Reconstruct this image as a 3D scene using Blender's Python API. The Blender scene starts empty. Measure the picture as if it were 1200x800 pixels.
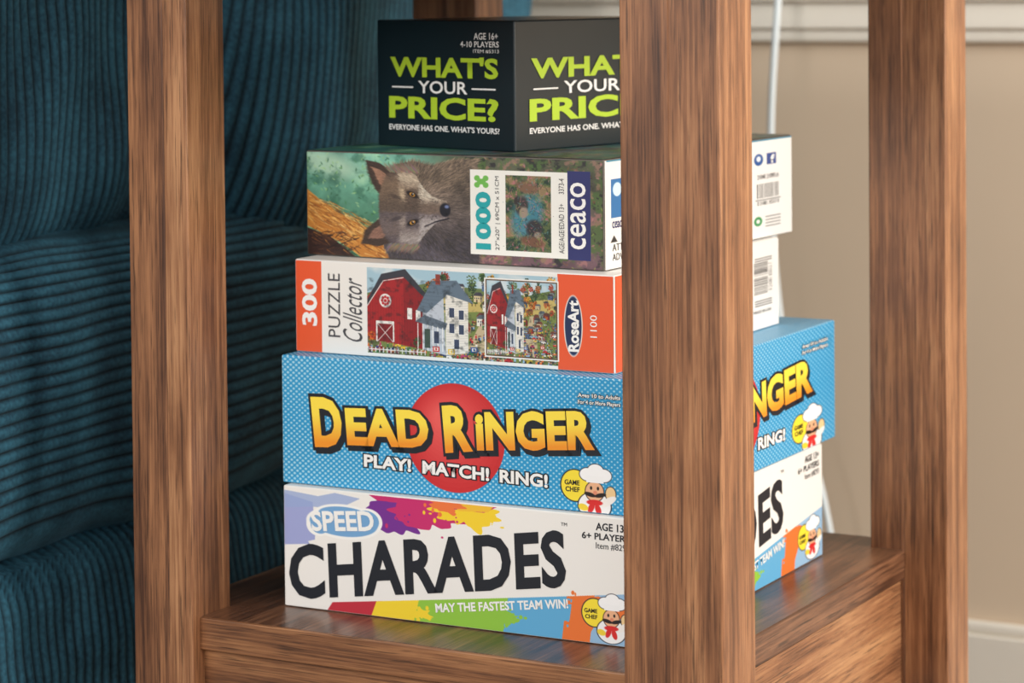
import bpy, math, numpy as np
from mathutils import Vector, Matrix

# ---------------------------------------------------------------- helpers
def s2l(c):
    c=np.asarray(c,float)/255.0
    return np.where(c<=0.04045,c/12.92,((c+0.055)/1.055)**2.4)
def rgba(c): return tuple(float(v) for v in s2l(c))+(1.0,)
def new_mat(name):
    m=bpy.data.materials.new(name); m.use_nodes=True
    nt=m.node_tree; return m,nt,nt.nodes['Principled BSDF']
def simple(name,c,rough=0.5,spec=0.5,noise=0.0,nscale=40):
    m,nt,b=new_mat(name); b.inputs['Roughness'].default_value=rough
    b.inputs['Specular IOR Level'].default_value=spec
    tc=nt.nodes.new('ShaderNodeTexCoord'); n=nt.nodes.new('ShaderNodeTexNoise'); n.inputs['Scale'].default_value=nscale
    n.inputs['Detail'].default_value=4
    nt.links.new(tc.outputs['Object'],n.inputs['Vector'])
    r=nt.nodes.new('ShaderNodeValToRGB'); L=s2l(c)
    r.color_ramp.elements[0].color=tuple(L*(1-noise))+(1,); r.color_ramp.elements[1].color=tuple(np.minimum(L*(1+noise),1))+(1,)
    r.color_ramp.elements[0].position=.3; r.color_ramp.elements[1].position=.7
    nt.links.new(n.outputs['Fac'],r.inputs['Fac']); nt.links.new(r.outputs['Color'],b.inputs['Base Color'])
    return m
def link(o): bpy.context.scene.collection.objects.link(o); return o
def empty(name,loc):
    e=bpy.data.objects.new(name,None); e.location=loc; e.empty_display_size=.05; return link(e)
def mesh_obj(name,verts,faces,mat=None,parent=None,smooth=False):
    off=Vector(parent.location) if parent else Vector((0,0,0))
    me=bpy.data.meshes.new(name)
    me.from_pydata([tuple(Vector(v)-off) for v in verts],[],faces); me.update()
    o=bpy.data.objects.new(name,me); link(o)
    if mat: me.materials.append(mat)
    if parent: o.parent=parent
    if smooth: me.polygons.foreach_set('use_smooth',[True]*len(me.polygons))
    return o
def box(name,lo,hi,mat,parent=None,bevel=.002,frame=None,seg=2):
    x0,y0,z0=lo;x1,y1,z1=hi
    vs=[(x,y,z) for z in (z0,z1) for y in (y0,y1) for x in (x0,x1)]
    if frame: vs=[tuple(frame@Vector(v)) for v in vs]
    fs=[(0,2,3,1),(4,5,7,6),(0,1,5,4),(2,6,7,3),(0,4,6,2),(1,3,7,5)]
    o=mesh_obj(name,vs,fs,mat,parent)
    if bevel:
        b=o.modifiers.new('bevel','BEVEL'); b.width=bevel; b.segments=seg; b.limit_method='NONE'
        o.data.polygons.foreach_set('use_smooth',[True]*6)
        w=o.modifiers.new('wn','WEIGHTED_NORMAL'); w.keep_sharp=False
    return o

# ---------------------------------------------------------------- camera
C=Vector((.5096,-1.0490,.4331)); yaw,pit,ro=.4983,-.0286,-.0093
f=Vector((-math.sin(yaw)*math.cos(pit),math.cos(yaw)*math.cos(pit),math.sin(pit)))
r=Vector((math.cos(yaw),math.sin(yaw),0)); u=r.cross(f)
r2=r*math.cos(ro)+u*math.sin(ro); u2=-r*math.sin(ro)+u*math.cos(ro)
M=Matrix(((r2.x,u2.x,-f.x,C.x),(r2.y,u2.y,-f.y,C.y),(r2.z,u2.z,-f.z,C.z),(0,0,0,1)))
cam=bpy.data.cameras.new('camera'); co=bpy.data.objects.new('camera',cam); link(co); co.matrix_world=M
cam.sensor_width=36; cam.sensor_fit='HORIZONTAL'; cam.lens=3055.3*36/1200; cam.shift_y=-339.7/1200; cam.clip_start=.01
cam.dof.use_dof=True; cam.dof.focus_distance=1.70; cam.dof.aperture_fstop=8
bpy.context.scene.camera=co
bpy.context.scene.view_settings.view_transform='Standard'

FLOOR=-.30; WALLY=1.35

# ---------------------------------------------------------------- wood
def wood(name,axis,base=(128,86,56),dark=(78,48,30),light=(160,115,80),seed=0,rough=.38):
    m,nt,b=new_mat(name); N=nt.nodes.new; Lk=nt.links.new
    geo=N('ShaderNodeNewGeometry')
    def mp(al,k):
        q=N('ShaderNodeMapping'); Lk(geo.outputs['Position'],q.inputs['Vector']); sc=[1,1,1]; sc[axis]=al
        q.inputs['Scale'].default_value=sc; q.inputs['Location'].default_value=(seed*1.7+k,seed*.9+k,seed*2.3+k); return q
    def nz(mpn,scale,det,rg,dist=0):
        n=N('ShaderNodeTexNoise'); n.inputs['Scale'].default_value=scale; n.inputs['Detail'].default_value=det; n.inputs['Roughness'].default_value=rg; n.inputs['Distortion'].default_value=dist
        Lk(mpn.outputs[0],n.inputs['Vector']); return n
    n1=nz(mp(.032,0),110,7,.68,.35); n2=nz(mp(.018,1),640,3,.7); n3=nz(mp(.30,2),24,4,.6); n4=nz(mp(.026,3),900,2,.6)
    def mad(a,k,b_):
        q=N('ShaderNodeMath'); q.operation='MULTIPLY_ADD'; q.inputs[1].default_value=k; Lk(a.outputs['Fac'],q.inputs[0])
        if b_ is None: q.inputs[2].default_value=0
        else: Lk(b_.outputs[0],q.inputs[2])
        return q
    s=mad(n1,.50,mad(n2,.34,mad(n3,.30,None)))
    rp=N('ShaderNodeValToRGB'); e=rp.color_ramp.elements; e[0].position=.465; e[0].color=rgba(dark); e[1].position=.68; e[1].color=rgba(light)
    q=rp.color_ramp.elements.new(.565); q.color=rgba(base)
    Lk(s.outputs[0],rp.inputs['Fac'])
    pr=N('ShaderNodeMapRange'); pr.inputs[1].default_value=.57; pr.inputs[2].default_value=.66; pr.inputs[3].default_value=0; pr.inputs[4].default_value=.7; Lk(n4.outputs['Fac'],pr.inputs[0])
    mx=N('ShaderNodeMix'); mx.data_type='RGBA'; Lk(pr.outputs[0],mx.inputs[0]); Lk(rp.outputs['Color'],mx.inputs[6]); mx.inputs[7].default_value=rgba([v*.62 for v in dark])
    Lk(mx.outputs[2],b.inputs['Base Color'])
    b.inputs['Roughness'].default_value=rough
    bp=N('ShaderNodeBump'); bp.inputs['Strength'].default_value=.3; bp.inputs['Distance'].default_value=.0005
    Lk(n2.outputs['Fac'],bp.inputs['Height']); Lk(bp.outputs['Normal'],b.inputs['Normal'])
    return m
wz1=wood('stained_wood_vertical_a',2,seed=1,base=(124,82,55),dark=(76,47,32),light=(166,115,78))
wz2=wood('stained_wood_vertical_b',2,seed=5,base=(144,97,65),dark=(92,58,38),light=(186,136,96))
wy=wood('stained_wood_depth',1,seed=3,base=(100,65,45),dark=(56,35,25),light=(140,98,70),rough=.3)
wx=wood('stained_wood_width',0,seed=7,base=(126,83,54),dark=(74,45,30),light=(166,117,78))
wyl=wood('stained_wood_side_rail',1,seed=9,base=(152,104,70),dark=(102,65,43),light=(188,140,98))

T=empty('end_table',(-.36,.62,FLOOR))
def leg(n,x0,x1,y0,y1,split=.58):
    xs=x0+(x1-x0)*split
    box('leg_%d_board_a'%n,(x0,y0,FLOOR),(xs,y1,.50),wz1,T,.0013)
    box('leg_%d_board_b'%n,(xs-.0012,y0+.0002,FLOOR),(x1,y1,.50),wz2,T,.0013)
leg(1,-.571,-.522,.387,.432,.62)
leg(2,-.197,-.130,.387,.437,.50)
leg(3,-.192,-.131,.800,.847,.45)
leg(4,-.590,-.530,.800,.847)
box('shelf_board',(-.560,.397,-.022),(-.165,.835,0),wy,T,.0012)
box('shelf_front_edge',(-.560,.3955,-.0222),(-.166,.41,-.0002),wx,T,.001)
box('shelf_front_rail',(-.55,.400,-.105),(-.168,.420,-.0225),wx,T,.001)
box('shelf_side_rail',(-.189,.402,-.105),(-.168,.83,-.0225),wyl,T,.001)
box('shelf_back_rail',(-.55,.815,-.105),(-.168,.835,-.0225),wx,T,.001)
box('shelf_left_rail',(-.560,.402,-.105),(-.540,.83,-.0225),wyl,T,.001)
box('table_top',(-.64,.34,.50),(-.09,.90,.525),wx,T,.003)
box('apron_front',(-.56,.392,.44),(-.17,.41,.50),wx,T,.001)
box('apron_side',(-.16,.42,.44),(-.142,.82,.50),wy,T,.001)

# ---------------------------------------------------------------- painted print canvas
class Cv:
    def __init__(s,W,H,res=2,base=(255,255,255)):
        s.W,s.H=W,H; s.nx=int(W*res)+1; s.ny=int(H*res)+1; s.res=res
        s.X,s.Y=np.meshgrid(np.linspace(0,W,s.nx),np.linspace(0,H,s.ny))
        s.a=np.ones((s.ny,s.nx,3))*np.array(base,float)
    def bl(s,m,c,al=1.0):
        m=np.clip(m,0,1)*al; s.a=s.a*(1-m[...,None])+np.array(c,float)*m[...,None]
    def win(s,x0,y0,x1,y1):
        a=max(0,int(x0*s.res)-2);b=min(s.nx,int(x1*s.res)+3);c=max(0,int(y0*s.res)-2);d=min(s.ny,int(y1*s.res)+3)
        return (slice(c,max(c,d)),slice(a,max(a,b)))
    def wbl(s,w,m,c,al):
        m=(np.clip(m,0,1)*al)[...,None]; s.a[w]=s.a[w]*(1-m)+np.array(c,float)*m
    def ell(s,cx,cy,rx,ry,c,ang=0,soft=None,al=1):
        R=max(rx,ry)*1.6+1; w=s.win(cx-R,cy-R,cx+R,cy+R)
        ca,sa=math.cos(ang),math.sin(ang); dx,dy=s.X[w]-cx,s.Y[w]-cy
        q=np.hypot((dx*ca+dy*sa)/rx,(-dx*sa+dy*ca)/ry); soft=soft or .7/min(rx,ry)
        s.wbl(w,(1-q)/soft+.5,c,al)
    def poly(s,pts,c,al=1,mask=False):
        acc=np.zeros(s.X.shape)
        for ox,oy in ((-.2,-.2),(.2,-.2),(-.2,.2),(.2,.2)):
            x=s.X+ox;y=s.Y+oy; ins=np.zeros(x.shape,bool); n=len(pts)
            for i in range(n):
                x1,y1=pts[i];x2,y2=pts[(i+1)%n]
                if y1==y2: continue
                cnd=((y1>y)!=(y2>y))&(x<(x2-x1)*(y-y1)/(y2-y1)+x1); ins^=cnd
            acc+=ins
        acc/=4
        if mask: return acc
        s.bl(acc,c,al)
    def rect(s,x0,y0,x1,y1,c,al=1):
        w=s.win(x0,y0,x1,y1); X,Y=s.X[w],s.Y[w]; s.wbl(w,((X>=x0)&(X<=x1)&(Y>=y0)&(Y<=y1)).astype(float),c,al)
    def line(s,x0,y0,x1,y1,w_,c,al=1,taper=False):
        w=s.win(min(x0,x1)-w_,min(y0,y1)-w_,max(x0,x1)+w_,max(y0,y1)+w_); X,Y=s.X[w],s.Y[w]
        d=np.array([x1-x0,y1-y0],float);L=np.hypot(*d)+1e-9; t=np.clip(((X-x0)*d[0]+(Y-y0)*d[1])/L**2,0,1)
        q=np.hypot(X-x0-t*d[0],Y-y0-t*d[1]); ww=w_/2*(1-.8*t) if taper else w_/2; s.wbl(w,(ww-q)/.5+.5,c,al)
    def blur(s,n=1):
        for _ in range(n):
            p=np.pad(s.a,((1,1),(1,1),(0,0)),'edge'); s.a=(p[1:-1,1:-1]*4+(p[:-2,1:-1]+p[2:,1:-1]+p[1:-1,:-2]+p[1:-1,2:])*2+p[:-2,:-2]+p[2:,2:]+p[:-2,2:]+p[2:,:-2])/16
    def noise(s,sx,sy,seed):
        rg=np.random.RandomState(seed); gx=s.X/sx;gy=s.Y/sy
        G=rg.rand(int(gy.max())+3,int(gx.max())+3); ix=gx.astype(int);iy=gy.astype(int);fx=gx-ix;fy=gy-iy
        fx=fx*fx*(3-2*fx);fy=fy*fy*(3-2*fy)
        return (G[iy,ix]*(1-fx)+G[iy,ix+1]*fx)*(1-fy)+(G[iy+1,ix]*(1-fx)+G[iy+1,ix+1]*fx)*fy
    def fbm(s,sc,seed,o=4):
        t=0;a=1;n=0
        for i in range(o): t=t+a*s.noise(sc/2**i,sc/2**i,seed+i); n+=a; a*=.55
        return t/n
    def splat(s,cx,cy,rr,c,seed,spk=.35,sq=.7):
        rg=np.random.RandomState(seed); n=26
        R=rr*(1+spk*(rg.rand(n)-.4)*np.where(np.arange(n)%2,1.6,-.2))
        A=np.arctan2((s.Y-cy)/sq,s.X-cx)%(2*math.pi); k=A/(2*math.pi)*n; i=k.astype(int)%n; t=k-k.astype(int); t=t*t*(3-2*t)
        rad=R[i]*(1-t)+R[(i+1)%n]*t; q=np.hypot(s.X-cx,(s.Y-cy)/sq); s.bl((rad-q)/.8+.5,c)
        for j in range(7):
            a=rg.rand()*6.28; d=rr*(1.15+.5*rg.rand()); s.ell(cx+d*math.cos(a),cy+d*math.sin(a)*sq,1+2*rg.rand(),1+2*rg.rand(),c)
    def chef(s,cx,cy,k):
        E=lambda x,y,a,b,c,an=0: s.ell(cx+x*k,cy+y*k,a*k,b*k,c,an)
        E(-11,-2,13,15,(35,35,45)); E(-11,-2,12,14,(250,225,60))
        E(6,15,15,13,(30,30,40));E(6,15,14,12.3,(245,245,245))
        E(20,3,5,7,(40,40,50));E(20,3,4.3,6.3,(240,205,150))
        E(18,10,8,3.2,(245,240,235),-.6)
        E(6,2,8.5,9.5,(40,30,30)); E(6,2,7.8,8.8,(236,180,140))
        for x,y in ((0,-13),(7,-17),(14,-13)): E(x,y,7.5,6.5,(50,50,60))
        for x,y in ((0,-13),(7,-17),(14,-13)): E(x,y,6.8,5.8,(250,250,250))
        s.rect(cx-1*k,cy-12*k,cx+14*k,cy-6*k,(248,248,248))
        E(3,-1,1,1.6,(20,20,20));E(9,-1,1,1.6,(20,20,20))
        E(2,5,5,1.9,(30,20,18),.25);E(11,5,5,1.9,(30,20,18),-.25);E(6.5,3,1.8,1.8,(225,140,110))
        E(6,12,7,2.6,(215,40,40)); E(3,17,2.5,5,(215,40,40),.4);E(9,18,2.5,5,(215,40,40),-.3)
        E(-4,17,4.5,3,(240,210,60),.3)

def vcmat(name,rough=.4,spec=.5):
    m,nt,b=new_mat(name); a=nt.nodes.new('ShaderNodeAttribute'); a.attribute_name='print'
    nt.links.new(a.outputs['Color'],b.inputs['Base Color']); b.inputs['Roughness'].default_value=rough; b.inputs['Specular IOR Level'].default_value=spec
    return m
PRINT=vcmat('printed_cardboard',.42)

class Face:
    """flat face of a carton: origin = top-left corner, U along width, V down; W,H design units; k = horizontal spacing ratio of the artwork"""
    def __init__(s,O,U,V,W,H,k=1.0,parent=None,inset=0.0009):
        s.U=Vector(U);s.V=Vector(V);s.O=Vector(O)
        s.N=s.V.cross(s.U).normalized()
        s.W,s.H,s.k,s.parent=W,H,k,parent
        un,vn=s.U.normalized(),s.V.normalized()
        s.O=s.O+(un+vn)*inset; s.U=s.U-un*2*inset; s.V=s.V-vn*2*inset
    def pts(s,x,y,h):
        t=np.asarray(x,float)/s.W; uq=t/(t+(1-t)*s.k); vq=np.asarray(y,float)/s.H
        return np.array(s.O)+uq[...,None]*np.array(s.U)+vq[...,None]*np.array(s.V)+np.array(s.N)*h
    def paint(s,cv,name='print_art'):
        P=s.pts(cv.X/cv.W*s.W,cv.Y/cv.H*s.H,.00025).reshape(-1,3)-np.array(s.parent.location)
        nx,ny=cv.nx,cv.ny; me=bpy.data.meshes.new(name)
        me.vertices.add(nx*ny); me.vertices.foreach_set('co',P.ravel())
        i=np.arange(nx*ny).reshape(ny,nx); q=np.stack([i[:-1,:-1],i[1:,:-1],i[1:,1:],i[:-1,1:]],-1).reshape(-1,4)
        n=len(q); me.loops.add(n*4); me.loops.foreach_set('vertex_index',q.ravel()); me.polygons.add(n)
        me.polygons.foreach_set('loop_start',np.arange(n)*4); me.update(calc_edges=True)
        at=me.color_attributes.new('print','FLOAT_COLOR','POINT')
        c=np.ones((nx*ny,4)); c[:,:3]=s2l(np.clip(cv.a,0,255)).reshape(-1,3); at.data.foreach_set('color',c.ravel())
        me.materials.append(PRINT); o=bpy.data.objects.new(name,me); link(o); o.parent=s.parent; return o
    def text(s,txt,bl,br,tl,mat,bold=0.0,level=1,shear=0,spacing=1.0,extra=0.0,name=None):
        def mk(off):
            cu=bpy.data.curves.new('t','FONT'); cu.body=txt; cu.offset=off; cu.shear=shear; cu.space_character=spacing
            cu.resolution_u=3; cu.align_x='LEFT'
            ob=bpy.data.objects.new('t',cu); link(ob); dg=bpy.context.evaluated_depsgraph_get(); dg.update()
            me=bpy.data.meshes.new_from_object(ob.evaluated_get(dg)); bpy.data.objects.remove(ob)
            co=np.zeros(len(me.vertices)*3); me.vertices.foreach_get('co',co); return me,co.reshape(-1,3)
        ref,co=mk(bold); lo,hi=co.min(0),co.max(0)
        if extra: ref,co=mk(bold+extra)
        a=(co[:,0]-lo[0])/(hi[0]-lo[0]); b=(co[:,1]-lo[1])/(hi[1]-lo[1])
        bl,br,tl=map(np.array,(bl,br,tl)); D=bl+a[:,None]*(br-bl)+b[:,None]*(tl-bl)
        P=s.pts(D[:,0],D[:,1],.0004+level*.00012)-np.array(s.parent.location)
        ref.vertices.foreach_set('co',P.ravel()); ref.update()
        uvb=ref.attributes.new('grad','FLOAT','POINT'); uvb.data.foreach_set('value',np.clip(b,0,1))
        ref.materials.clear(); ref.materials.append(mat)
        o=bpy.data.objects.new(name or 'lettering',ref); link(o); o.parent=s.parent; return o
    def trect(s,txt,x0,y0,x1,y1,mat,**kw): return s.text(txt,(x0,y1),(x1,y1),(x0,y0),mat,**kw)
    def tup(s,txt,x0,y0,x1,y1,mat,**kw):
        return s.text(txt,(x1,y1),(x1,y0),(x0,y1),mat,**kw)

ink=lambda n,c,rough=.4: simple(n,c,rough,.5,.02)
BLACK=ink('ink_black',(22,24,30)); WHITE=ink('ink_white',(244,243,240)); LIME=ink('ink_lime',(180,210,52))
TEAL=ink('ink_teal',(30,160,165)); NAVY=ink('ink_navy',(48,52,110)); CHAR=ink('ink_charcoal',(22,28,38)); GREY=ink('ink_grey',(70,70,75))
m,nt,b=new_mat('ink_yellow_orange'); at=nt.nodes.new('ShaderNodeAttribute'); at.attribute_name='grad'; rp=nt.nodes.new('ShaderNodeValToRGB')
rp.color_ramp.elements[0].color=rgba((240,148,36)); rp.color_ramp.elements[1].color=rgba((252,224,74)); rp.color_ramp.elements[0].position=.1; rp.color_ramp.elements[1].position=.65
nt.links.new(at.outputs['Fac'],rp.inputs['Fac']); nt.links.new(rp.outputs['Color'],b.inputs['Base Color']); b.inputs['Roughness'].default_value=.4; GOLD=m

# ---------------------------------------------------------------- cartons
def carton(name,x,y,a,w,d,z0,z1,body):
    ca,sa=math.cos(a),math.sin(a)
    U=Vector((ca,sa,0)); D=Vector((-sa,ca,0)); O=Vector((x,y,0))
    cen=O+U*w/2+D*d/2+Vector((0,0,z0)); e=empty(name,cen)
    fr=Matrix(((ca,-sa,0,x),(sa,ca,0,y),(0,0,1,0),(0,0,0,1)))
    box('carton_body',(0,0,z0+.0002),(w,d,z1),body,e,.0012,fr)
    h=z1-z0; z=Vector((0,0,1))
    return e,O+z*z1,O+U*w+z*z1,U*w,D*d,-z*h
Z=[0,.084,.173,.238,.312,.403]

# --- bottom game carton
def charades(F,dx=0):
    W,H=421,147; c=Cv(W,H,2.5,(240,237,232))
    c.poly([(0,8),(34,16),(36,62),(24,66),(20,90),(10,80),(6,96),(0,92)],(158,166,214))
    c.splat(10,62,16,(158,166,214),3,.5,1.4)
    c.poly([(0,4),(40,8),(60,2),(90,6),(66,20),(30,22),(0,26)],(150,170,215),.8)
    c.splat(126,22,32,(116,44,144),5,.5,.65); c.splat(166,16,36,(200,42,108),8,.5,.55); c.splat(214,10,32,(246,210,46),12,.6,.55)
    c.poly([(100,0),(250,0),(235,8),(110,6)],(200,42,108)); c.poly([(200,0),(246,0),(240,7),(205,9)],(242,190,52))
    c.splat(190,2,20,(238,120,60),14,.5,.5)
    rs=np.random.RandomState(5)
    for i in range(46):
        x=90+rs.rand()*160; y=26+rs.rand()*14; q=.5+1.2*rs.rand(); c.ell(x,y-(x-90)*.12,q,q,[(116,44,144),(200,42,108),(246,210,46)][min(2,int((x-90)/58))])
    for x,y,a,b_ in ((70,38,44,20),(40,43,14,14),(98,33,18,16),(70,26,32,11)): c.ell(x,y,a,b_,(246,245,242))
    for x,y,a,b_ in ((70,38,40,16.5),(42,43,11,11),(97,33,15,13),(70,27,29,9)): c.ell(x,y,a,b_,(116,166,212))
    c.poly([(0,72),(120,56),(330,18),(421,0),(421,96),(0,147)],(240,237,232))
    top=lambda x: 145-x*.148
    for x0,x1,col in ((56,108,(190,44,60)),(108,158,(244,212,50)),(158,262,(144,196,66)),(262,330,(96,172,216)),(330,362,(234,118,52)),(362,421,(150,188,220))):
        c.poly([(x0,top(x0)),(x1+6,top(x1+6)),(x1+10,147),(x0-6,147)],col)
    c.splat(160,138,10,(244,212,50),31,.6,.6); c.splat(262,130,13,(144,196,66),33,.6,.6); c.splat(330,116,13,(96,172,216),35,.7,.8)
    c.poly([(330,147),(336,100),(366,92),(400,104),(400,114),(366,120),(350,147)],(234,118,52)); c.splat(352,104,14,(234,118,52),40,.6,.8)
    c.chef(374+dx,114,1.15)
    F.paint(c)
    F.text('SPEED',(33,52),(107,44),(31,27),WHITE,bold=.03)
    F.text('CHARADES',(6,140),(330,86),(4,72),CHAR,bold=.032,level=2,spacing=1.05)
    F.text('MAY THE FASTEST TEAM WIN!',(178,134),(332,110),(177,123),WHITE,bold=.03)
    F.trect('AGE 13+',364+dx,6,402+dx*.7,15,CHAR,bold=.02); F.trect('6+ PLAYERS',348+dx,18,402+dx*.7,26,CHAR,bold=.02); F.trect('Item #8293',364+dx,29,402+dx*.7,37,CHAR)
    F.text('TM',(324,14),(331,14),(324,10),CHAR)
    F.trect('GAME',350+dx,107,365+dx,112,BLACK,bold=.02); F.trect('CHEF',351+dx,114,365+dx,119,BLACK,bold=.02)
white_card=simple('white_card',(232,230,226),.45,.5,.03)
e5,FL,FR,U,D,V=carton('charades_party_game_box',-.488,.448,.010,.277,.3075,Z[0],Z[1],white_card)
charades(Face(FL,U,V,421,147,.95,e5)); charades(Face(FR,D,V,421,147,1.21,e5),17)

# --- second game carton (blue dotted)
def ringer(F,W=418):
    H=157; c=Cv(W,H,2.5,(36,150,204))
    p=6.6; gx=(c.X+c.Y)/p; gy=(c.X-c.Y)/p
    q=np.hypot(gx-np.round(gx),gy-np.round(gy))
    rr=.28-.09*np.clip(c.X/W,0,1); rr=rr+.06*(np.clip(np.abs(c.Y-75)/60,0,1))
    c.bl((rr-q)/.15+.5,(180,220,236),.9)
    for i in range(14):
        t=i/13; c.ell(201-12*t,84-22*t,57*(1-t*.8),66*(1-t*.8),(200+34*t,40+52*t,44+44*t))
    c.rect(340,16,398,33,(40,120,160),.25)
    c.chef(352,130,1.3)
    F.paint(c)
    for t,bl,br,tl in (('D',(38,110),(72,108),(33,48)),('EAD',(76,104),(172,99),(73,58)),
                       ('R',(190,103),(222,98),(186,46)),('iNGER',(226,97),(361,84),(224,50))):
        sh=3
        F.text(t,(bl[0]+sh,bl[1]+4),(br[0]+sh,br[1]+4),(tl[0]+sh,tl[1]+4),CHAR,bold=.05,extra=.05,level=1)
        F.text(t,bl,br,tl,CHAR,bold=.05,extra=.055,level=2)
        F.text(t,bl,br,tl,GOLD,bold=.045,level=3)
    for t,a_,b_ in (('PLAY!',95,150),('MATCH!',163,240),('RING!',252,307)):
        y=lambda x:129+(x-95)*.022
        F.text(t,(a_,y(a_)),(b_,y(b_)),(a_,y(a_)-16),CHAR,bold=.04,extra=.07,level=1)
        F.text(t,(a_,y(a_)),(b_,y(b_)),(a_,y(a_)-16),WHITE,bold=.035,level=2)
    for t,y0 in (('Ages 10 to Adults',18),('For 4 or More Players',26)):
        F.trect(t,342,y0,390,y0+6,CHAR,bold=.03,extra=.09,level=1); F.trect(t,342,y0,390,y0+6,WHITE,bold=.02,level=2)
    F.trect('GAME',326,121,343,127,BLACK,bold=.02,level=1); F.trect('CHEF',327,129,343,135,BLACK,bold=.02,level=1)
def dotted(name):
    m,nt,b=new_mat(name); N=nt.nodes.new; Lk=nt.links.new
    tc=N('ShaderNodeTexCoord'); mp=N('ShaderNodeMapping'); mp.inputs['Rotation'].default_value=(0,0,math.radians(45)); mp.inputs['Scale'].default_value=(310,310,0)
    Lk(tc.outputs['Object'],mp.inputs['Vector']); fr=N('ShaderNodeVectorMath'); fr.operation='FRACTION'; Lk(mp.outputs[0],fr.inputs[0])
    sb=N('ShaderNodeVectorMath'); sb.operation='SUBTRACT'; sb.inputs[1].default_value=(.5,.5,0); Lk(fr.outputs[0],sb.inputs[0])
    ln=N('ShaderNodeVectorMath'); ln.operation='LENGTH'; Lk(sb.outputs[0],ln.inputs[0])
    lt=N('ShaderNodeMath'); lt.operation='LESS_THAN'; lt.inputs[1].default_value=.27; Lk(ln.outputs['Value'],lt.inputs[0])
    mx=N('ShaderNodeMix'); mx.data_type='RGBA'; mx.inputs[6].default_value=rgba((38,150,202)); mx.inputs[7].default_value=rgba((180,220,236))
    Lk(lt.outputs[0],mx.inputs[0]); Lk(mx.outputs[2],b.inputs['Base Color']); b.inputs['Roughness'].default_value=.4
    return m
e4,FL,FR,U,D,V=carton('bell_party_game_box',-.493,.455,.003,.280,.329,Z[1],Z[2],dotted('blue_dotted_card'))
ringer(Face(FL,U,V,418,157,.95,e4)); ringer(Face(FR,D,V,403,157,1.38,e4),403)

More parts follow.
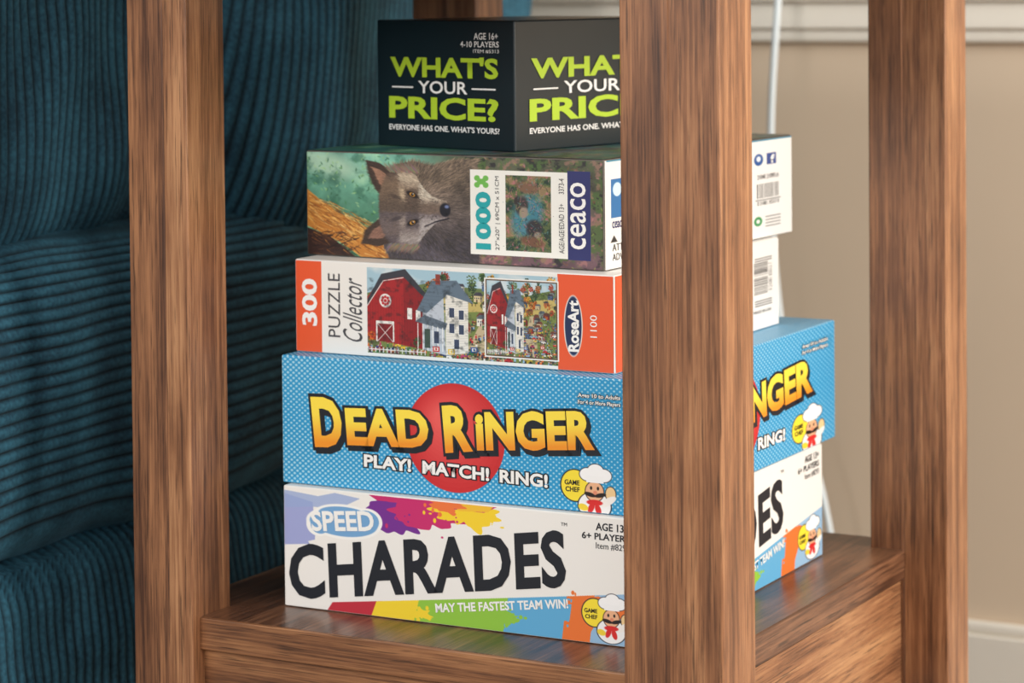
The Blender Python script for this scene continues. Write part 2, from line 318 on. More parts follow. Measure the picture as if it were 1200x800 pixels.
# --- farm jigsaw carton
e3,FL,FR,U,D,V=carton('farm_jigsaw_puzzle_box',-.492,.472,-.004,.249,.273,Z[2],Z[3],white_card)
F=Face(FL,U,V,373,112,.94,e3); c=Cv(373,112,4,(238,235,229))
OR=(232,88,46)
c.rect(0,0,30,112,OR); c.rect(308,0,373,112,OR)
def scene_art(c,x0,y0,x1,y1,seed=1,k=1.0,cnt=230):
    """naive painted farm village"""
    w,h=x1-x0,y1-y0; rg=np.random.RandomState(seed)
    P=lambda l:[(x0+a*w,y0+b*h) for a,b in l]
    clip=(c.X>=x0)&(c.X<=x1)&(c.Y>=y0)&(c.Y<=y1); keep=c.a.copy()
    c.rect(x0,y0,x1,y1,(164,196,210))
    f1=c.fbm(22*k,seed,3); c.bl(clip*np.clip((f1-.5)*5,0,1),(224,228,226),.7)
    c.poly(P([(0,.30),(.3,.16),(.6,.18),(1,.08),(1,.6),(0,.6)]),(104,122,72)); c.poly(P([(.4,.30),(.7,.24),(1,.2),(1,.5),(.4,.5)]),(196,176,104))
    c.poly(P([(0,.56),(.5,.46),(1,.38),(1,1),(0,1)]),(118,134,70)); c.poly(P([(.5,1),(.62,.45),(.68,.45),(.74,1)]),(196,178,142))
    def tree(a_,b_,R,col):
        for j in range(60):
            t=rg.rand()*6.28; q=R*math.sqrt(rg.rand()); sh=.5+.8*rg.rand()
            c.ell(x0+a_*w+q*math.cos(t),y0+b_*h+q*math.sin(t)*1.2,.75*k,.65*k,tuple(min(255,v*sh) for v in col))
        c.rect(x0+a_*w-.4*k,y0+b_*h+R,x0+a_*w+.4*k,y0+b_*h+R+4*k,(60,44,34))
    tc_=[(58,86,44),(40,70,44),(196,98,34),(170,58,34),(210,154,52),(88,110,50),(50,64,50)]
    for i in range(60):
        a_=rg.rand(); b_=.04+.38*rg.rand()
        if a_<.34 and b_<.14: continue
        tree(a_,b_,(3+3.5*rg.rand())*k,tc_[rg.randint(7)])
    for i in range(26):
        a_=.46+.52*rg.rand(); b_=.12+.62*(i/26); s_=(5+5*b_+2*rg.rand())*k; cc=[(232,228,214),(166,40,40),(214,196,152),(84,112,150),(190,110,56),(150,160,150)][rg.randint(6)]
        X_,Y_=x0+a_*w,y0+b_*h; c.rect(X_,Y_,X_+s_*1.4,Y_+s_,cc); c.rect(X_+s_,Y_,X_+s_*1.4,Y_+s_,tuple(v*.7 for v in cc))
        c.poly([(X_-.1*s_,Y_),(X_+.35*s_,Y_-.55*s_),(X_+1.15*s_,Y_-.55*s_),(X_+1.5*s_,Y_)],[(68,66,76),(110,60,50),(90,100,110)][rg.randint(3)])
        for q in (.12,.42,.72,1.08): c.rect(X_+q*s_,Y_+.25*s_,X_+(q+.14)*s_,Y_+.5*s_,(54,62,84))
        c.rect(X_+.42*s_,Y_+.6*s_,X_+.6*s_,Y_+s_,(80,50,40))
        if i%2: tree(a_+.04,b_+.03,2.6*k,tc_[rg.randint(7)])
    cols=[(196,38,44),(230,194,62),(38,86,158),(240,236,228),(226,114,50),(56,116,66),(34,50,96),(186,66,106),(104,58,40),(150,186,208)]
    for i in range(cnt):
        a_=rg.rand();b_=.36+.62*math.sqrt(i/cnt)
        if a_<.30 and b_<.86: continue
        if .28<a_<.53 and b_<.92: continue
        X_,Y_=x0+a_*w,y0+b_*h; col=cols[rg.randint(10)]; s_=(.45+.85*b_)*k
        ty=rg.rand()
        c.ell(X_+.6*s_,Y_+5.6*s_,2.4*s_,.8*s_,(66,76,44),0,.6,.6)
        if ty<.62:
            c.ell(X_,Y_+2.4*s_,1.0*s_,2.0*s_,col); c.rect(X_-.6*s_,Y_+3.8*s_,X_+.6*s_,Y_+6*s_,(46,44,60)); c.ell(X_,Y_,.8*s_,.9*s_,(224,176,140)); c.ell(X_,Y_-.5*s_,.9*s_,.5*s_,(80,50,34))
        elif ty<.84:
            c.rect(X_-3*s_,Y_,X_+3*s_,Y_+2*s_,col); c.rect(X_-2.6*s_,Y_+2*s_,X_-2*s_,Y_+4.5*s_,(80,60,44)); c.rect(X_+2*s_,Y_+2*s_,X_+2.6*s_,Y_+4.5*s_,(80,60,44))
            for j in range(4): c.ell(X_+(-2+j*1.3)*s_,Y_-.4*s_,.6*s_,.6*s_,cols[rg.randint(10)])
        elif ty<.92:
            c.rect(X_-4*s_,Y_+1*s_,X_+4*s_,Y_+3.6*s_,col); c.rect(X_-2*s_,Y_-1*s_,X_+2.4*s_,Y_+1*s_,tuple(v*.7 for v in col)); c.ell(X_-2.4*s_,Y_+3.8*s_,1.2*s_,1.2*s_,(24,24,28)); c.ell(X_+2.4*s_,Y_+3.8*s_,1.2*s_,1.2*s_,(24,24,28))
        else:
            c.ell(X_,Y_,2.2*s_,1.2*s_,(60,90,50)); c.ell(X_,Y_-.4*s_,.6*s_,.5*s_,(226,90,60))
    # barn
    c.poly(P([(-.01,.38),(.08,.10),(.19,.06),(.30,.30),(.30,.92),(.02,.84),(-.01,.8)]),(166,34,38))
    for t in np.linspace(.0,.295,22): c.line(x0+t*w,y0+.34*h,x0+t*w,y0+.88*h,.4*k,(124,22,30),.75)
    c.poly(P([(.19,.06),(.30,.30),(.30,.92),(.19,.89)]),(112,20,28),.45)
    c.poly(P([(-.01,.42),(.075,.07),(.20,.0),(.32,.3),(.30,.32),(.19,.09),(.085,.14),(.0,.45)]),(58,58,66))
    for p_,q_ in (((.0,.45),(.085,.15)),((.085,.15),(.19,.1))): c.line(x0+p_[0]*w,y0+p_[1]*h,x0+q_[0]*w,y0+q_[1]*h,.9*k,(236,232,226))
    bx,by=x0+.095*w,y0+.38*h
    c.ell(bx,by,7*k,8.4*k,(240,234,228))
    for j in range(8): t=j*math.pi/4; c.ell(bx+3.9*k*math.cos(t),by+4.6*k*math.sin(t),1.5*k,1.7*k,(190,40,46))
    c.ell(bx,by,1.8*k,2*k,(190,40,46))
    c.rect(x0+.045*w,y0+.62*h,x0+.14*w,y0+.86*h,(236,232,225)); c.rect(x0+.052*w,y0+.65*h,x0+.133*w,y0+.86*h,(128,28,34)); c.line(x0+.052*w,y0+.65*h,x0+.133*w,y0+.86*h,.7*k,(236,232,225)); c.line(x0+.133*w,y0+.65*h,x0+.052*w,y0+.86*h,.7*k,(236,232,225))
    c.rect(x0+.21*w,y0+.45*h,x0+.235*w,y0+.58*h,(240,236,230)); c.rect(x0+.255*w,y0+.47*h,x0+.28*w,y0+.6*h,(240,236,230))
    tree(.02,.80,5*k,(196,98,34)); tree(.26,.84,4.5*k,(58,86,44))
    # farmhouse
    c.poly(P([(.29,.42),(.40,.24),(.41,.97),(.29,.92)]),(190,198,208)); c.poly(P([(.41,.24),(.53,.34),(.53,.93),(.41,.97)]),(232,228,218))
    for t in np.linspace(.30,.9,22): c.line(x0+.41*w,y0+t*h+.03*h,x0+.53*w,y0+t*h,.3*k,(180,180,176),.8)
    c.poly(P([(.26,.47),(.34,.12),(.47,.10),(.56,.36),(.42,.27),(.31,.50)]),(98,116,132))
    for t in np.linspace(.0,1,9): c.line(x0+(.27+.07*t)*w,y0+(.46-.33*t)*h,x0+(.34+.13*t)*w,y0+(.48-.36*t)*h,.35*k,(74,86,100),.7)
    c.rect(x0+.36*w,y0+.04*h,x0+.385*w,y0+.16*h,(140,60,50)); c.poly(P([(.25,.60),(.30,.52),(.42,.60),(.41,.68)]),(96,110,124))
    for t in np.linspace(.265,.395,6): c.line(x0+t*w,y0+(.62+.3*(t-.265))*h,x0+t*w,y0+.93*h,.9*k,(246,246,242))
    c.rect(x0+.30*w,y0+.68*h,x0+.33*w,y0+.9*h,(60,80,70)); c.rect(x0+.35*w,y0+.70*h,x0+.375*w,y0+.84*h,(58,70,96))
    for a_,b_ in ((.43,.42),(.48,.44),(.43,.60),(.48,.61),(.455,.78)):
        c.rect(x0+a_*w-.5*k,y0+b_*h-.5*k,x0+(a_+.027)*w+.5*k,y0+(b_+.11)*h+.5*k,(250,250,246)); c.rect(x0+a_*w,y0+b_*h,x0+(a_+.027)*w,y0+(b_+.11)*h,(58,70,96))
    for t in np.linspace(.0,.30,16): c.rect(x0+t*w,y0+.93*h,x0+t*w+.9*k,y0+.99*h,(236,236,230))
    c.rect(x0,y0+.95*h,x0+.3*w,y0+.96*h,(236,236,230))
    for a_,b_,cc in ((.36,.90,(196,38,44)),(.44,.92,(230,194,62)),(.56,.88,(38,86,158)),(.8,.86,(196,38,44)),(.9,.9,(56,116,66))):
        X_,Y_=x0+a_*w,y0+b_*h; c.rect(X_-4*k,Y_-2.5*k,X_+4*k,Y_+4*k,cc); c.rect(X_-2.5*k,Y_-1.2*k,X_+2.5*k,Y_+2.6*k,(240,234,220)); c.ell(X_,Y_+.7*k,1.3*k,1.3*k,cc)
    g=c.fbm(5*k,seed+9,3); c.bl(clip*(c.Y>y0+.12*h)*np.clip((.48-g)*2.8,0,1),(20,26,30),.5)
    c.a=np.where(clip[...,None],c.a,keep)
scene_art(c,84,4,308,108,3,1.0,420)
c.rect(222,9,309,103,(240,238,232)); c.rect(223.5,10.5,307.5,101.5,(96,70,46)); scene_art(c,225,12,306,100,9,.62,260)
c.ell(326,60,11,36,(240,235,228)); c.ell(326,60,9.8,34.5,(24,44,84))
F.paint(c)
F.tup('300',7,22,25,80,WHITE,bold=.035); F.tup('PUZZLE',38,14,52,92,GREY); F.tup('Collector',55,18,78,96,GREY,shear=.45)
F.tup('RoseArt',320,30,333,90,WHITE,bold=.035); F.tup('1100',346,46,354,72,WHITE)
F=Face(FR,D,V,193,110,1.13,e3); c=Cv(193,110,2,(236,234,230))
c.rect(0,0,60,110,OR)
def bars(c,x0,y0,x1,y1,seed,vert=False):
    rg=np.random.RandomState(seed); t=x0 if not vert else y0; e_=x1 if not vert else y1
    while t<e_:
        w=.4+1.0*rg.rand()
        c.rect(t,y0,t+w,y1,(30,30,34)) if not vert else c.rect(x0,t,x1,t+w,(30,30,34)); t+=w+.5+.8*rg.rand()
bars(c,164,26,180,66,4,True)
for y in (20,23,74,77,80): c.rect(165,y,185,y+1,(90,90,95))
F.paint(c)
F.trect('MADE IN USA',163,86,184,90,GREY); F.tup('0 21081 03012 7',181,28,185,64,GREY)

# --- wolf jigsaw carton
def forest(c):
    t=np.clip(c.X/349,0,1)[...,None]; v=np.clip(c.Y/127,0,1)[...,None]
    left=np.array((126,188,168))*(1-v)+np.array((62,120,88))*v
    right=np.array((88,96,72))*(1-v)+np.array((98,72,80))*v
    k=np.clip((t-.36)*6,0,1); base=left*(1-k)+right*k
    f1=c.fbm(34,2,5); c.a=base*(.62+.75*f1[...,None])
    f2=c.fbm(16,12,5); f3=c.fbm(8,17,4)
    c.bl(np.clip((f2-.50)*9,0,1)*(c.X>190),(78,108,54),.75); c.bl(np.clip((f3-.58)*9,0,1)*(c.X>190),(190,128,120),.5); c.bl(np.clip((.42-f3)*9,0,1)*(c.X>190),(34,30,38),.75)
    c.bl(np.clip((f1-.5)*5,0,1)*(c.X<120),(200,228,176),.5); c.ell(22,14,44,14,(206,230,200),.25,.9,.6)
    c.bl(np.clip((.45-f2)*6,0,1)*(c.X<120),(34,84,66),.5)
c=Cv(349,127,4); forest(c)
rg=np.random.RandomState(77)
for i in range(500):
    x=rg.rand()*100 if rg.rand()<.45 else 200+rg.rand()*149; y=rg.rand()*127; col=[(70,130,84),(140,190,120),(44,92,64),(170,206,150)][rg.randint(4)] if x<120 else [(70,110,50),(150,160,80),(200,130,140),(50,40,44),(120,84,60)][rg.randint(5)]
    c.ell(x,y,2.2,.8,col,rg.rand()*3,.6,.6)
c.poly([(0,46),(14,58),(40,76),(78,94),(112,106),(134,127),(64,127),(40,110),(0,92)],(190,124,54))
c.poly([(0,94),(28,104),(58,127),(0,127)],(52,32,28))
for i in range(900):
    t=rg.rand(); x=t*125; yc=66+x*.42; y=yc+rg.randn()*13
    if y<48+x*.46: continue
    col=[(236,184,96),(214,146,62),(150,86,38),(104,58,30),(244,206,130),(170,104,44)][rg.randint(6)]
    c.line(x,y,x+6+8*rg.rand(),y+3+5*rg.rand(),1.1,col,.7,True)
for i in range(110):
    x=rg.rand()*60; y=98+rg.rand()*30; c.line(x,y,x+6,y+3*rg.randn(),.9,[(30,20,20),(92,58,40),(70,44,34)][rg.randint(3)],.8)
def inside(P_,x,y):
    s_=False
    for j in range(len(P_)):
        x1,y1=P_[j];x2,y2=P_[(j+1)%len(P_)]
        if (y1>y)!=(y2>y) and x<(x2-x1)*(y-y1)/(y2-y1)+x1: s_=not s_
    return s_
def lerp(a_,b_,t): t=min(1,max(0,t)); return tuple(p_*(1-t)+q_*t for p_,q_ in zip(a_,b_))
body=[(96,26),(108,12),(128,7),(150,12),(176,4),(205,2),(205,127),(100,127),(92,112),(96,96)]
c.poly(body,(80,70,64))
tone=c.fbm(26,91,3)
for i in range(14000):
    x=92+rg.rand()*113; y=rg.rand()*127
    if not inside(body,x,y): continue
    ang=math.atan2(y-64,x-128)*.8+.1*math.sin(x*.13)+rg.randn()*.16; L_=3+4*rg.rand()
    tn=tone[min(c.ny-1,int(y*c.res)),min(c.nx-1,int(x*c.res))]; sh=max(.28,.40+.98*tn+.22*rg.randn())
    b0=lerp((142,122,102),(80,74,84),(y-30)/80)
    c.line(x,y,x+L_*math.cos(ang),y+L_*math.sin(ang),.75,tuple(min(225,v*sh) for v in b0),.6,True)
ears=[([(72,8),(88,11),(106,22),(114,40),(98,56),(84,44),(76,26)],[(79,16),(91,20),(102,31),(99,46),(88,36)],(174,130,106)),
      ([(66,110),(71,94),(84,82),(98,72),(114,88),(106,106),(86,113)],[(74,104),(80,93),(92,85),(101,93),(92,103)],(148,110,94))]
for po,pi,ci in ears:
    c.poly(po,(62,50,44)); c.poly(pi,ci)
    for i in range(2600):
        px_=np.array(po); x=px_[:,0].min()+rg.rand()*np.ptp(px_[:,0]); y=px_[:,1].min()+rg.rand()*np.ptp(px_[:,1])
        if not inside(po,x,y): continue
        b0=ci if inside(pi,x,y) else (76,60,52); sh=.6+.55*rg.rand()
        c.line(x,y,x-2.5-1.6*rg.rand(),y+(-.9 if y<64 else .9)+rg.randn()*.4,.7,tuple(min(235,v*sh) for v in b0),.6,True)
head=[(88,48),(94,32),(106,20),(120,17),(132,25),(141,40),(152,50),(168,55),(173,65),(168,75),(154,82),(143,94),(132,110),(118,114),(102,106),(92,96),(88,80)]
c.poly(head,(112,96,84))
def fc(x,y):
    dy=abs(y-65); t=(x-90)/80
    crown=lerp((92,78,68),(128,106,86),dy/26)
    cheek=lerp((128,108,92),(202,184,160),(dy-20)/14) if dy<38 else lerp((202,184,160),(134,114,98),(dy-38)/9)
    eye=(82,68,60)
    muz=lerp((116,98,86),(220,206,186),(dy-5)/9)
    if x<112: base_=lerp(crown,(90,74,66),(dy-30)/12)
    elif x<120: base_=lerp(crown,(188,166,138),1) if 9<dy<24 else lerp(crown,cheek,dy/34)
    elif x<136: base_=lerp(crown,eye,.6) if dy<24 else cheek
    else: base_=muz
    if y>70: base_=lerp(base_,(88,92,128),.32)
    return base_
for i in range(24000):
    x=86+rg.rand()*86; y=15+rg.rand()*100
    if not inside(head,x,y): continue
    ang=math.atan2((y-65)*.9,x-188)+rg.randn()*.15; L_=(1.6+2.4*rg.rand())*(1.7 if abs(y-65)>34 else .8); sh=.68+.54*rg.rand()
    c.line(x,y,x+L_*math.cos(ang),y+L_*math.sin(ang),.7,tuple(min(240,v*sh) for v in fc(x+rg.randn()*1.5,y+rg.randn()*1.5)),.6,True)
for sg in (-1,1):
    for i in range(260):
        x=100+rg.rand()*36; y=65+sg*(43+4*rg.rand()); c.line(x,y,x-4-4*rg.rand(),y+sg*(4+6*rg.rand()),.8,tuple(v*(.6+.5*rg.rand()) for v in (152,134,116)),.6,True)
c.ell(108,52,8,2.2,(60,50,46),.35,.9,.6); c.ell(108,78,8,2.2,(54,48,52),-.35,.9,.6)
c.line(142,86,154,80,1.6,(30,26,34),.8); c.line(154,80,170,75,1.8,(24,20,30),.9)
for i in range(14): c.ell(148+10*rg.rand(),65+(8+5*rg.rand())*(1 if rg.rand()<.5 else -1),.5,.5,(50,44,46))
c.ell(166,65,6.4,8.2,(20,20,32),0,.25); c.ell(168,61,2.6,2,(120,136,180),0,.8,.9); c.ell(167.5,69.5,1.5,1.4,(4,4,10),0,.4)
for ey,sl in ((48,.45),(82,-.45)):
    c.ell(127,ey,7,3.2,(20,16,18),sl,.5); c.ell(127,ey,3.6,2.3,(196,140,58),sl,.3); c.ell(127.3,ey,1.7,1.8,(6,6,8)); c.ell(128,ey-.9,.6,.6,(255,255,255))
    c.line(132,ey+(2.5 if sl>0 else -2.5),141,65+(ey-65)*.5,1.4,(38,32,34),.7,True)
c.blur(1)
# label
c.rect(196,15,311,116,(238,236,228)); c.rect(309,13,335,117,(44,48,104))
ff=c.fbm(9,31,4); fg=c.fbm(5,61,3); mm=((c.X>237)&(c.X<290)&(c.Y>20)&(c.Y<110)).astype(float)
c.rect(237,20,290,110,(86,100,62)); c.bl(mm*np.clip((ff-.5)*8,0,1),(150,120,90),.85); c.bl(mm*np.clip((.45-ff)*8,0,1),(30,52,46),.85); c.bl(mm*np.clip((fg-.62)*9,0,1),(196,112,128),.6)
c.ell(262,68,17,26,(62,128,150),.3,.5,.85)
for x,y,a_,b_,cc in ((256,56,7,11,(60,54,54)),(250,50,3,5,(52,44,44)),(258,64,5,7,(150,134,120)),(270,82,9,10,(50,46,50)),(274,90,4,4,(140,124,110)),(262,34,13,7,(120,90,70)),(268,98,14,6,(112,78,60))): c.ell(x,y,a_,b_,cc,.2,.4)
for i in range(420):
    x=238+rg.rand()*50; y=21+rg.rand()*87; c.line(x,y,x+2*rg.randn(),y+2.5*rg.randn(),.6,[(40,56,40),(180,150,110),(140,160,80),(204,120,134),(40,36,40),(90,150,160)][rg.randint(6)],.6)
c.rect(235,18,237,112,(238,236,228)); c.rect(290,18,292,112,(238,236,228)); c.rect(235,15.5,292,20,(238,236,228)); c.rect(235,110,292,115,(238,236,228))
for dx,dy in ((5,4),(-5,4),(5,-4),(-5,-4)): c.ell(209+dx,29+dy,3.4,3.4,(110,180,80))
c.rect(204,24,214,34,(110,180,80)); c.ell(209,24,2,1.8,(238,236,228)); c.ell(209,34,2,1.8,(238,236,228))
graphite=simple('wolf_box_card',(96,90,84),.4,.5,.25,90)
e2,FL,FR,U,D,V=carton('wolf_jigsaw_puzzle_box',-.498,.497,-.041,.240,.294,Z[3],Z[4],graphite)
F=Face(FL,U,V,349,127,.97,e2); F.paint(c)
F.tup('1000',202,41,220,110,TEAL,bold=.05); F.tup('27"x20" | 69CM x 51CM',225,22,231,110,GREY)
F.tup('AGE/AGE/EDAD 13+      3373-4',299,22,305,110,GREY); F.tup('ceaco',312,26,330,104,WHITE,bold=.01)
Ft=Face(FL+D,U,-D,349,300,1.0,e2); ct=Cv(349,300,1.5); forest(ct); nq=ct.fbm(30,44,4)
ct.bl(np.clip((nq-.42)*6,0,1),(44,100,108),.7); ct.bl(np.clip((.45-nq)*6,0,1),(28,52,62),.7); Ft.paint(ct,'lid_art')
F=Face(FR,D,V,220,124,1.1,e2); c=Cv(220,124,2,(234,233,230))
c.rect(7,22,22,66,(40,110,170)); c.ell(14,34,5,8,(200,225,240)); c.rect(2,0,220,1.5,(60,140,170))
c.poly([(6,94),(10,86),(14,94)],(40,40,44))
c.ell(180,25,5.5,7.5,(36,84,150)); c.ell(180,24,2.5,3.5,(230,235,240)); c.rect(190,18,201,32,(52,76,140))
bars(c,178,56,203,74,8)
c.rect(176,76,206,77,(120,120,120)); c.ell(179,103,5,6,(50,140,80)); c.ell(179,103,2.2,2.6,(232,231,228))
for y in (98,102,106,110): c.rect(188,y,206,y+1.3,(120,120,124))
F.paint(c)
F.trect('f',194,20,199,31,WHITE,bold=.04); F.trect('21040 2109FLA',178,44,204,50,GREY); F.trect('0 21081 10317 8',178,78,204,83,GREY)
F.trect('ceaco',8,70,22,78,NAVY,bold=.01); F.trect('ATT',8,96,20,104,BLACK); F.trect('ADV',8,107,20,115,BLACK)

# --- dark party game carton on top
dark_card=simple('dark_green_card',(20,35,41),.32,.5,.05)
e1,FL,FR,U,D,V=carton('auction_party_game_box',-.477,.560,-.247,.135,.17,Z[4],Z[5],dark_card)
def price(F,W,H):
    fx=W/162; fy=H/150
    R=lambda t,x0,y0,x1,y1,m,**k: F.trect(t,x0*fx,y0*fy,x1*fx,y1*fy,m,**k)
    R("WHAT'S",16,42,145,67,LIME,bold=.034); R('YOUR',50,71,109,86,WHITE,bold=.015); R('PRICE?',14,90,145,117,LIME,bold=.034)
    R('EVERYONE HAS ONE. WHAT\'S YOURS?',14,124,146,131,WHITE,bold=.02)
    for a_,b_ in ((18,44),(114,142)):
        P=F.pts(np.array([a_,b_,b_,a_])*fx,np.array([78.2,78.2,80.0,80.0])*fy,.0006)
        mesh_obj('rule_line',[tuple(p) for p in P],[(0,3,2,1)],WHITE,F.parent)
F=Face(FL,U,V,162,150,1.0,e1); price(F,162,150)
F.trect('AGE 16+',117,13,145,21,WHITE,bold=.01); F.trect('4-10 PLAYERS',101,23,146,30,WHITE,bold=.01); F.trect('ITEM #5313',116,32.5,146,37,WHITE)
F=Face(FR,D,V,185,150,1.07,e1); price(F,185,150)

# ---------------------------------------------------------------- couch
def corduroy(name,c1,c2):
    m,nt,b=new_mat(name); N=nt.nodes.new; Lk=nt.links.new
    tc=N('ShaderNodeTexCoord'); n=N('ShaderNodeTexNoise'); n.inputs['Scale'].default_value=300; n.inputs['Detail'].default_value=5
    n2=N('ShaderNodeTexNoise'); n2.inputs['Scale'].default_value=22; n2.inputs['Detail'].default_value=4
    Lk(tc.outputs['Object'],n.inputs['Vector']); Lk(tc.outputs['Object'],n2.inputs['Vector'])
    ad=N('ShaderNodeMath'); ad.operation='MULTIPLY_ADD'; ad.inputs[1].default_value=.5; Lk(n.outputs['Fac'],ad.inputs[0])
    a2=N('ShaderNodeMath'); a2.operation='MULTIPLY'; a2.inputs[1].default_value=.5; Lk(n2.outputs['Fac'],a2.inputs[0]); Lk(a2.outputs[0],ad.inputs[2])
    r=N('ShaderNodeValToRGB'); r.color_ramp.elements[0].position=.36; r.color_ramp.elements[1].position=.64
    r.color_ramp.elements[0].color=rgba(c1); r.color_ramp.elements[1].color=rgba(c2)
    Lk(ad.outputs[0],r.inputs['Fac'])
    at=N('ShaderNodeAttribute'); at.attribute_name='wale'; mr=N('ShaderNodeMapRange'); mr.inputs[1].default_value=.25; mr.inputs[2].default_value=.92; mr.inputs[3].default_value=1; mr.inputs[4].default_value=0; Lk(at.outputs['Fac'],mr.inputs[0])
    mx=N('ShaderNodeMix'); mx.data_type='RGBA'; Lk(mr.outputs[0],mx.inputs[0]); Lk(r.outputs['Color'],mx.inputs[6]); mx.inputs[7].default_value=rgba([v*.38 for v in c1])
    Lk(mx.outputs[2],b.inputs['Base Color'])
    b.inputs['Roughness'].default_value=.85; b.inputs['Sheen Weight'].default_value=.25; b.inputs['Sheen Roughness'].default_value=.4
    b.inputs['Sheen Tint'].default_value=rgba((120,175,205))
    bp=N('ShaderNodeBump'); bp.inputs['Strength'].default_value=.5; bp.inputs['Distance'].default_value=.001; Lk(n.outputs['Fac'],bp.inputs['Height']); Lk(bp.outputs['Normal'],b.inputs['Normal'])
    return m
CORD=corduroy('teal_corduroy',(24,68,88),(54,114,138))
SO=empty('corduroy_couch',(-1.0,.8,FLOOR))
def cushion(name,lo,hi,axis,spacing=.0094,amp=.0036,p=6,seed=0,wob=.004,bulge=.01,slant=.06):
    c=[(a+b)/2 for a,b in zip(lo,hi)]; h=[(b-a)/2 for a,b in zip(lo,hi)]
    rg=np.random.RandomState(seed); ks=[(rg.randn(3)*9,rg.rand()*6.28) for _ in range(7)]; ks2=[(rg.randn(3)*30,rg.rand()*6.28) for _ in range(9)]
    def res(i):
        if i==axis: return int(2*h[i]/spacing*10)+2
        return int(2*h[i]/.008)+4
    V=[];Fc=[];Wl=[];base=0
    for ax in range(3):
        for sg in (-1,1):
            i,j=[k for k in range(3) if k!=ax]; ni,nj=res(i),res(j)
            a,b=np.meshgrid(np.linspace(-1,1,ni),np.linspace(-1,1,nj),indexing='ij')
            q=np.zeros(a.shape+(3,)); q[...,i]=a;q[...,j]=b;q[...,ax]=sg
            q/= (np.sum(np.abs(q)**p,-1)**(1/p))[...,None]
            P=q*np.array(h); nrm=np.sign(q)*np.abs(q)**(p-1)/np.array(h); nrm/=np.linalg.norm(nrm,axis=-1)[...,None]
            lo_n=sum(np.sin(P@k+f_) for k,f_ in ks)/7; mid=sum(np.sin(P@k+f_) for k,f_ in ks2)/9
            cc=P[...,2]-P[...,0] if axis==2 else P[...,1]+P[...,2]*slant
            ph=(cc+lo_n*wob+mid*wob*.35)/spacing
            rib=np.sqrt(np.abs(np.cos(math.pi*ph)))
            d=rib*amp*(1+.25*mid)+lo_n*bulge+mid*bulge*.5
            P=P+nrm*d[...,None]+np.array(c)
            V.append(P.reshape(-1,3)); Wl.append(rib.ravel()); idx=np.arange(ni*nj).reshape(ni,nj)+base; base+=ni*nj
            qd=np.stack([idx[:-1,:-1],idx[1:,:-1],idx[1:,1:],idx[:-1,1:]],-1).reshape(-1,4)
            if (sg<0)^(ax==1): qd=qd[:,::-1]
            Fc.append(qd)
    V=np.concatenate(V)-np.array(SO.location); Q=np.concatenate(Fc)
    me=bpy.data.meshes.new(name); me.vertices.add(len(V)); me.vertices.foreach_set('co',V.ravel()); n=len(Q)
    me.loops.add(n*4); me.loops.foreach_set('vertex_index',Q.ravel()); me.polygons.add(n); me.polygons.foreach_set('loop_start',np.arange(n)*4)
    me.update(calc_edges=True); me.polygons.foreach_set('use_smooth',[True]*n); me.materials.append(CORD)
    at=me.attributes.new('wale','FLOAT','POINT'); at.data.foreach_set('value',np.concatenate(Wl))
    o=bpy.data.objects.new(name,me); link(o); o.parent=SO; return o
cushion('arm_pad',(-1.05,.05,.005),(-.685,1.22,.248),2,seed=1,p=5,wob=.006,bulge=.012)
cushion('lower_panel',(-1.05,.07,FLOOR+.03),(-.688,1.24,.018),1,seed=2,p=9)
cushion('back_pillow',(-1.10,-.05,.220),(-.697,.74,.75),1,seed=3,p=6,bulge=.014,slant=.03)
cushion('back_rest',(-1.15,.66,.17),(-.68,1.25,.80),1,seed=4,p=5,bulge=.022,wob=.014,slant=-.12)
foot=simple('couch_foot_wood',(50,35,25),.5)
for i,(x,y) in enumerate(((-.78,.15),(-.78,1.15),(-1.0,.15),(-1.0,1.15))): box('foot_%d'%(i+1),(x-.03,y-.03,FLOOR),(x+.03,y+.03,FLOOR+.05),foot,SO,.004)

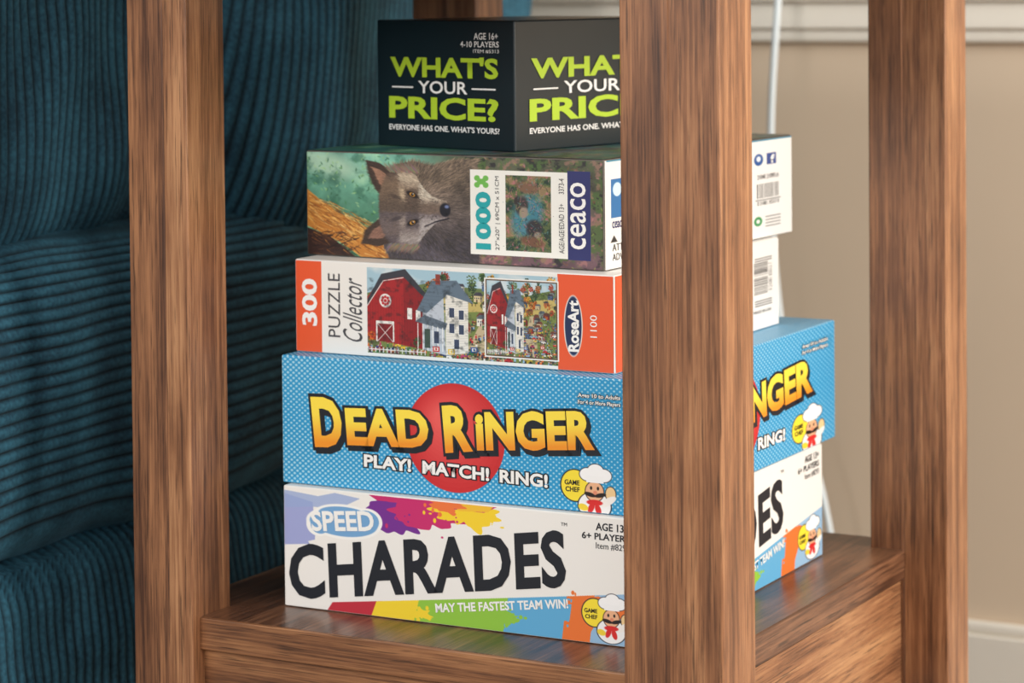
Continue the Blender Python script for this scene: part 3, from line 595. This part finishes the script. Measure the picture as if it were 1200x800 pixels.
# ---------------------------------------------------------------- room
wallm=simple('wall_paint_beige',(224,203,178),.7,.3,.015,6)
trimm=simple('trim_white',(240,233,220),.45,.5,.01)
box('wall_back',(-3.2,WALLY,FLOOR),(2.6,WALLY+.1,2.2),wallm,None,0)
box('wall_left',(-3.3,-3,FLOOR),(-3.2,WALLY+.1,2.2),wallm,None,0)
floorm=wood('floor_wood',0,seed=12,base=(120,100,84),dark=(90,74,60),light=(150,128,108))
box('floor',(-3.3,-3,FLOOR-.05),(2.6,WALLY+.1,FLOOR),floorm,None,0)
bb=empty('baseboard_back',(-.3,WALLY,FLOOR))
box('board',(-3.2,WALLY-.014,FLOOR),(2.6,WALLY,FLOOR+.100),trimm,bb,.002); box('cap',(-3.2,WALLY-.010,FLOOR+.0995),(2.6,WALLY,FLOOR+.112),trimm,bb,.004)
tr=empty('trim_1',(-.3,WALLY,.38))
box('bed_mould',(-3.2,WALLY-.012,.366),(2.6,WALLY,.380),trimm,tr,.004); box('band',(-3.2,WALLY-.018,.379),(2.6,WALLY,.406),trimm,tr,.003)
box('sill_nose',(-3.2,WALLY-.028,.405),(2.6,WALLY,.424),trimm,tr,.006)
def cord(name,pts,rad,mat):
    cu=bpy.data.curves.new(name,'CURVE'); cu.dimensions='3D'; sp=cu.splines.new('NURBS'); sp.points.add(len(pts)-1)
    for q,pp in zip(sp.points,pts): q.co=(*pp,1)
    sp.use_endpoint_u=True; sp.order_u=4; cu.bevel_depth=rad; cu.bevel_resolution=4; cu.materials.append(mat)
    o=bpy.data.objects.new(name,cu); return link(o)
cm=simple('cord_plastic',(226,236,240),.3)
cord('window_blind_cord',[(-.462,1.295,.62),(-.466,1.295,.45),(-.480,1.295,.34),(-.482,1.295,.20),(-.470,1.295,.06),(-.435,1.295,-.04),(-.415,1.295,-.12),(-.40,1.295,-.28)],.0034,cm)

# ---------------------------------------------------------------- light
w=bpy.data.worlds.new('world'); bpy.context.scene.world=w; w.use_nodes=True
w.node_tree.nodes['Background'].inputs['Color'].default_value=(1,.985,.96,1); w.node_tree.nodes['Background'].inputs['Strength'].default_value=.78
def area(name,loc,tgt,size,power,col,sy=None):
    l=bpy.data.lights.new(name,'AREA'); l.energy=power; l.size=size; l.color=col
    if sy: l.shape='RECTANGLE'; l.size_y=sy
    o=bpy.data.objects.new(name,l); link(o); o.location=loc
    o.rotation_euler=(Vector(tgt)-Vector(loc)).to_track_quat('-Z','Y').to_euler(); return o
area('window_light_right',(2.3,.35,1.0),(-.3,.8,.2),1.2,76,(1,.94,.86),1.2)
area('fill_light_front',(-.9,-2.2,1.5),(-.3,.6,.15),1.0,50,(1,.98,.95),1.0)  # added fill lamp at camera left, stands for no actual window
